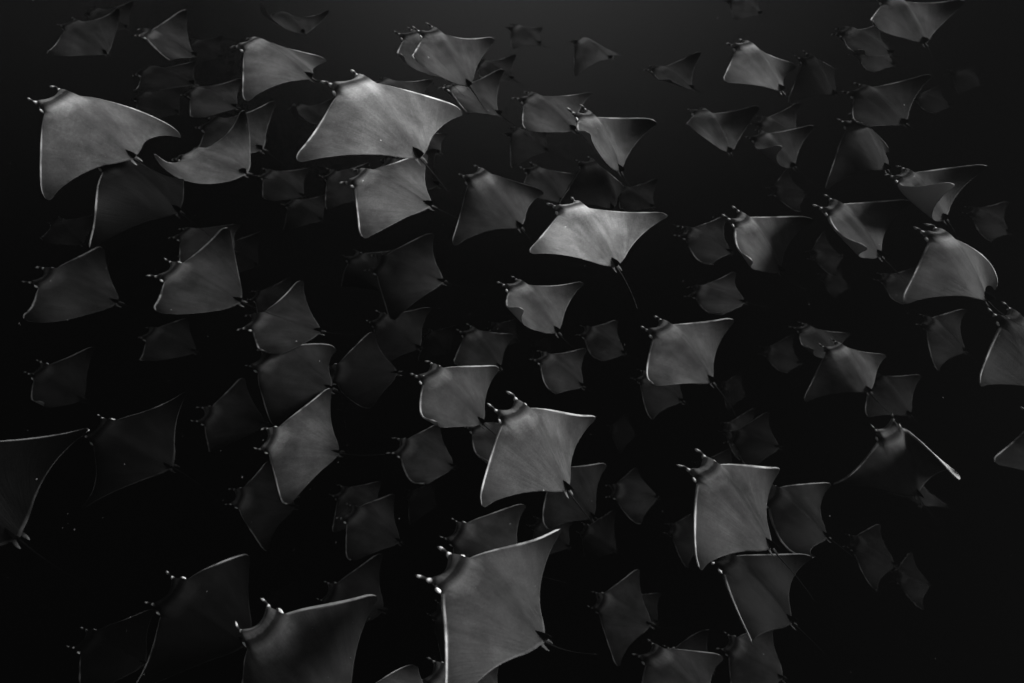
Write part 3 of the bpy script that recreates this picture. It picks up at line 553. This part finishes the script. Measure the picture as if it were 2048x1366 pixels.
((3.6054, 5.6041, -14.5767), (-0.9433, -0.0948, -0.3182, 0.0900, -0.9955, 0.0300, -0.3196, -0.0004, 0.9476), (-0.061, 0.860, -0.470, -0.041, 0.176, -0.023, 0.030, -0.049, 0.020), 0.85, 'dim ray above the bright square-shouldered ray, wings in a cross of lines'),
((-0.2542, 9.1226, -11.9017), (-0.8504, -0.5175, -0.0950, 0.5111, -0.8554, 0.0845, -0.1250, 0.0233, 0.9919), (-0.579, 0.285, -0.001, -0.430, 0.208, 0.028, -0.079, -0.085, 0.013), 2.20, 'small faint triangular ray high in the middle of the open water'),
((2.5358, 8.9931, -12.0670), (-0.9581, -0.2759, -0.0771, 0.2822, -0.9552, -0.0892, -0.0491, -0.1072, 0.9930), (-0.137, 0.838, -0.042, 0.091, 0.798, -0.012, 0.003, -0.002, -0.009), 0.85, 'faint ray with a thin straight wing line above the small rolled-edge ray'),
((-3.7739, 6.7130, -13.9516), (-0.9791, -0.1370, 0.1500, 0.1442, -0.9888, 0.0376, 0.1432, 0.0584, 0.9880), (-0.067, 0.966, -0.062, -0.254, 0.458, -0.006, -0.007, 0.002, 0.005), 0.85, 'faint ray in the open water right of the pale cupped ray'),
((-4.0922, 5.8398, -14.7141), (-0.9910, -0.0689, 0.1150, 0.0672, -0.9976, -0.0183, 0.1160, -0.0104, 0.9932), (-0.208, 0.768, -0.040, -0.200, 0.531, -0.015, -0.002, 0.009, 0.005), 0.30, "dark ray silhouette right of the striped-collar ray's black wing"),
((-5.9185, 7.2399, -13.7705), (-0.9971, -0.0545, 0.0532, 0.0533, -0.9983, -0.0244, 0.0545, -0.0215, 0.9983), (-0.192, 0.751, -0.029, -0.146, 0.611, -0.027, 0.007, 0.011, 0.002), 0.60, 'barely visible ray in the gloom just above the umbrella-winged ray'),
((-0.7225, 8.2157, -13.0203), (-0.9670, -0.2545, -0.0125, 0.2547, -0.9669, -0.0130, -0.0088, -0.0158, 0.9998), (-0.444, 0.406, 0.029, -0.371, 0.306, 0.011, -0.004, -0.006, -0.000), 0.85, 'faint ray beneath the grey ray that is left of the white-bellied one'),
((-2.9980, 7.0723, -13.9232), (-0.9691, -0.2105, 0.1285, 0.1991, -0.9753, -0.0960, 0.1455, -0.0674, 0.9871), (-0.222, 0.769, -0.043, -0.075, 0.644, -0.013, -0.014, 0.005, 0.000), 0.85, 'large faint ray between the cupped ray and the kite-shaped ray'),
((-3.7836, 7.7006, -13.4471), (-0.9544, -0.2976, -0.0252, 0.2903, -0.9443, 0.1550, -0.0699, 0.1406, 0.9876), (0.338, 1.324, 0.034, 0.031, 0.926, -0.088, 0.022, 0.030, -0.001), 0.85, 'dim ray peeking out behind the left wing of the large upper ray'),
((3.4046, 5.4024, -15.3227), (-0.8994, -0.2508, -0.3579, 0.2085, -0.9660, 0.1530, -0.3841, 0.0630, 0.9211), (-0.299, 0.492, -0.194, -0.120, 0.079, -0.058, 0.058, -0.005, 0.021), 0.70, "ray hidden behind the square-shouldered ray's head, small lit wing tip"),
((6.0763, 9.3329, -12.5366), (-0.9410, -0.3384, -0.0084, 0.3384, -0.9399, -0.0456, 0.0076, -0.0457, 0.9989), (-0.170, 0.773, -0.034, -0.041, 0.758, -0.037, -0.035, -0.047, -0.000), 0.50, 'dim ray near the right edge with two small bright horn spots'),
((5.2055, 8.3349, -13.4029), (-0.9346, -0.3407, -0.1022, 0.3380, -0.9402, 0.0437, -0.1109, 0.0063, 0.9938), (-0.105, 0.868, -0.037, -0.124, 0.624, -0.021, -0.009, -0.023, 0.001), 0.85, 'dark ray hidden behind the left wing tip of the soft broad ray'),
((1.4906, 4.2737, -16.6563), (-0.9195, -0.3839, -0.0842, 0.3735, -0.9203, 0.1167, -0.1223, 0.0758, 0.9896), (-0.136, 0.906, -0.099, -0.481, 0.150, 0.055, -0.013, -0.031, 0.002), 0.85, "small dark ray behind the biggest bottom ray's raised wing tip"),
((-3.6373, 5.9097, -15.5706), (-0.9956, 0.0798, -0.0488, -0.0806, -0.9967, 0.0138, -0.0476, 0.0177, 0.9987), (-0.206, 0.723, -0.025, -0.266, 0.453, -0.009, 0.019, 0.011, 0.001), 0.85, 'faint dark wing rising behind the ray with three horn glints'),
((-1.6240, 9.5538, -12.9816), (-0.9757, -0.2176, -0.0240, 0.2172, -0.9760, 0.0188, -0.0275, 0.0132, 0.9995), (-0.022, 0.996, -0.057, -0.089, 0.637, -0.015, -0.006, -0.009, -0.003), 0.85, 'faint ray showing only a thin pale edge beside the half shadowed ray'),
((-7.5593, 8.6242, -13.7294), (-0.9950, -0.0790, 0.0614, 0.0783, -0.9968, -0.0142, 0.0624, -0.0094, 0.9980), (-0.155, 0.764, -0.021, -0.116, 0.694, -0.049, 0.016, 0.020, 0.003), 0.85, 'faint veiled ray left of the one with the upright dark wing, near the top'),
((-3.7375, 7.2482, -14.9070), (-0.9741, -0.2259, -0.0069, 0.2259, -0.9741, -0.0034, -0.0060, -0.0049, 1.0000), (-0.222, 0.726, -0.030, -0.218, 0.498, -0.008, 0.003, -0.000, 0.000), 0.85, 'ghostly ray deep below the faint pair, left of the kite-shaped ray'),
((3.9635, 11.4959, -11.8080), (-0.9579, -0.2623, -0.1172, 0.2678, -0.9629, -0.0342, -0.1039, -0.0642, 0.9925), (-0.182, 0.770, -0.031, -0.028, 0.721, -0.024, -0.007, -0.017, -0.003), 1.50, 'faint blotchy ray below the blurred curled one at the upper right'),
((1.1087, 8.8766, -13.8657), (-0.9127, -0.3870, -0.1314, 0.3892, -0.9211, 0.0098, -0.1248, -0.0423, 0.9913), (-0.075, 0.926, -0.052, -0.002, 0.705, -0.010, 0.000, -0.009, -0.007), 0.85, "faint ray outline right above the brightest wide ray's far wing"),
((3.7516, 5.2398, -17.1352), (-0.9957, -0.0680, -0.0627, 0.0642, -0.9961, 0.0601, -0.0666, 0.0559, 0.9962), (-0.268, 0.653, -0.018, -0.444, 0.214, 0.018, -0.012, -0.016, 0.006), 0.85, 'faint ray left of the large square-shouldered ray'),
((2.4317, 4.8995, -17.6334), (-0.9501, -0.2461, -0.1918, 0.3006, -0.8867, -0.3513, -0.0836, -0.3915, 0.9164), (-0.775, -0.201, 0.194, -0.090, 0.115, 0.031, 0.003, 0.058, 0.018), 0.90, 'dim small ray below the tail of the large diamond ray'),
((-7.6075, 6.4536, -16.4305), (-0.9331, -0.3326, 0.1369, 0.3346, -0.9423, -0.0083, 0.1317, 0.0381, 0.9906), (0.096, 1.175, -0.083, -0.019, 0.823, -0.063, 0.008, 0.018, 0.011), 0.85, "faint ray in the dark under the umbrella-winged one's hanging wing tip"),
((4.1379, 6.8624, -16.2121), (-0.9940, -0.1062, -0.0242, 0.1078, -0.9912, -0.0770, -0.0158, -0.0791, 0.9967), (-0.127, 0.875, -0.051, 0.028, 0.743, -0.013, -0.003, -0.026, -0.005), 0.85, 'faint ray just behind the dim crossed-line ray'),
((4.4828, 8.2475, -15.5594), (-0.9877, -0.1254, -0.0938, 0.1223, -0.9918, 0.0378, -0.0978, 0.0259, 0.9949), (0.016, 1.023, -0.051, -0.061, 0.728, -0.033, -0.021, -0.047, 0.003), 0.85, 'faint rounded ray with a pale lower rim, right of the square-winged ray'),
((3.6371, 4.3755, -18.6063), (-0.8830, -0.4590, -0.0981, 0.4507, -0.8875, 0.0958, -0.1310, 0.0404, 0.9906), (-0.257, 0.695, -0.031, -0.365, 0.316, 0.008, 0.006, -0.021, 0.006), 0.85, 'faint ray showing one level line behind the dim narrow bottom ray'),
((5.5706, 12.3909, -12.5498), (-0.9568, -0.2161, -0.1948, 0.2158, -0.9762, 0.0226, -0.1950, -0.0205, 0.9806), (-0.164, 0.793, -0.034, -0.120, 0.627, -0.021, -0.001, -0.014, -0.000), 0.85, 'barely visible smudged ray near the right end of the upper rows'),
((8.0214, 6.0490, -17.5508), (-0.9938, 0.0505, -0.0995, -0.0526, -0.9984, 0.0187, -0.0984, 0.0238, 0.9949), (-0.133, 0.813, -0.029, -0.196, 0.605, -0.038, -0.016, -0.023, 0.009), 0.25, 'very faint ray further right in the black lower right corner'),
((3.7494, 10.6414, -14.0377), (-0.9599, 0.2559, -0.1143, -0.2521, -0.9666, -0.0474, -0.1226, -0.0167, 0.9923), (-0.190, 0.735, -0.020, -0.149, 0.638, -0.033, -0.016, -0.028, 0.004), 0.85, 'faint ray with two thin crossing wing lines above the lit-collar ray'),
((1.9857, 13.1211, -12.3753), (-0.9437, -0.3272, -0.0481, 0.3291, -0.9435, -0.0385, -0.0328, -0.0522, 0.9981), (-0.279, 0.641, -0.018, -0.143, 0.592, -0.017, -0.002, -0.005, -0.001), 2.20, 'tiny ghostly ray at the top edge, right of centre'),
((-1.5786, 11.7484, -13.4743), (-0.9581, -0.2807, 0.0564, 0.2804, -0.9598, -0.0145, 0.0582, 0.0020, 0.9983), (-0.286, 0.631, -0.003, -0.266, 0.443, -0.004, -0.003, -0.001, 0.002), 2.20, 'tiny faint ray near the top edge in the middle'),
((8.2626, 7.8097, -17.4024), (0.1536, -0.9849, -0.0804, 0.9634, 0.1312, 0.2337, -0.2196, -0.1133, 0.9690), (-0.619, 0.181, 0.032, -0.172, 0.491, 0.013, -0.010, -0.013, -0.009), 0.85, 'small dark ray showing two pale fin patches under the bow-winged one'),
((5.1087, 10.7401, -15.1427), (-0.9585, 0.2730, -0.0818, -0.2656, -0.9597, -0.0915, -0.1035, -0.0660, 0.9924), (-0.199, 0.775, -0.040, -0.056, 0.695, -0.024, 0.003, -0.010, 0.001), 0.85, 'barely visible ray between the lit-collar and the S-rimmed ray'),
((-7.6244, 11.0421, -15.5304), (-0.9858, -0.0658, 0.1547, 0.0594, -0.9972, -0.0455, 0.1572, -0.0357, 0.9869), (-0.283, 0.603, -0.004, -0.187, 0.601, -0.041, 0.018, 0.031, 0.004), 1.80, 'faint ray close behind the tail of the one with the upright dark wing'),
((-0.2124, 8.3694, -17.6165), (-0.9770, -0.2010, 0.0716, 0.2034, -0.9787, 0.0284, 0.0643, 0.0423, 0.9970), (-0.190, 0.777, -0.039, -0.315, 0.383, 0.001, 0.009, 0.013, 0.004), 0.85, 'faint ray passing behind the folded pocket of the centre ray'),
((-0.6838, 5.5215, -19.9511), (-0.9925, -0.1142, -0.0438, 0.1139, -0.9934, 0.0101, -0.0447, 0.0050, 0.9990), (-0.350, 0.536, -0.003, -0.376, 0.302, 0.010, 0.011, -0.005, 0.001), 0.85, 'faint ray showing a thin line below the small dark round-winged ray'),
((-1.4095, 7.9738, -18.0811), (-0.9023, -0.4306, -0.0186, 0.4292, -0.8936, -0.1317, 0.0401, -0.1269, 0.9911), (-0.339, 0.452, -0.165, -0.009, 0.221, -0.067, 0.035, 0.044, 0.027), 0.70, 'faint grey ray between the dim flat ray and the raised-wing one to its left'),
((-2.6560, 3.3357, -21.8444), (-0.9973, -0.0724, -0.0078, 0.0720, -0.9964, 0.0437, -0.0109, 0.0431, 0.9990), (-0.203, 0.793, -0.050, -0.340, 0.347, 0.006, 0.009, -0.007, 0.007), 0.40, 'faint ray with one thin line between the two bottom left rays'),
((7.0153, 14.9840, -13.0585), (-0.9275, -0.3526, -0.1238, 0.3584, -0.9332, -0.0274, -0.1059, -0.0698, 0.9919), (-0.376, 0.505, -0.001, -0.187, 0.543, -0.014, 0.002, -0.004, -0.001), 0.85, 'lost-looking faint ray high at the right, level with the very dark one'),
((6.4377, 12.3133, -16.9293), (-0.9788, -0.1870, -0.0837, 0.1860, -0.9824, 0.0192, -0.0858, 0.0032, 0.9963), (-0.210, 0.739, -0.030, -0.228, 0.495, -0.011, -0.002, -0.010, 0.002), 0.85, "faint ray right of the S-rimmed ray's lower left, a mere smudge"),
((3.1313, 8.9420, -20.4306), (-0.9957, 0.0416, -0.0831, -0.0392, -0.9988, -0.0308, -0.0843, -0.0274, 0.9961), (-0.259, 0.691, -0.030, -0.204, 0.518, -0.011, 0.003, -0.012, 0.003), 0.85, "faint ray right of the large diamond ray's wing tip, two thin rims"),
((5.3158, 10.4044, -19.4104), (-0.9897, -0.1376, -0.0390, 0.1408, -0.9856, -0.0942, -0.0254, -0.0987, 0.9948), (-0.320, 0.595, -0.016, -0.081, 0.637, -0.012, 0.004, -0.007, -0.004), 0.85, 'faint ray in black water right of the narrow hanging one'),
((-3.0138, 7.7590, -21.5269), (-0.9983, -0.0202, -0.0551, 0.0185, -0.9993, 0.0316, -0.0557, 0.0305, 0.9980), (-0.320, 0.600, -0.017, -0.414, 0.248, 0.017, -0.003, -0.014, 0.003), 0.85, 'tiny faint pale ray under the black one with two lit rims'),
((-10.2484, 9.8245, -21.6229), (-0.9904, -0.0772, 0.1148, 0.0768, -0.9970, -0.0080, 0.1151, 0.0009, 0.9934), (-0.225, 0.741, -0.036, -0.244, 0.481, -0.012, 0.000, 0.007, 0.006), 0.85, 'nearly lost ray in the black between the blurred grey and the striped-collar ray'),
((0.8279, 11.5740, -21.7428), (-0.9797, -0.2001, 0.0128, 0.2001, -0.9798, 0.0004, 0.0124, 0.0029, 0.9999), (-0.310, 0.604, -0.015, -0.324, 0.370, 0.003, 0.004, 0.003, 0.002), 0.85, 'tiny faint ray just above the dim rounded one'),
]
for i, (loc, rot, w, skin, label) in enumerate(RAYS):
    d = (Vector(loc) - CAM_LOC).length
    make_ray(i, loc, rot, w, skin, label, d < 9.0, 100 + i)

scene.render.engine = 'CYCLES'
scene.cycles.volume_bounces = 0
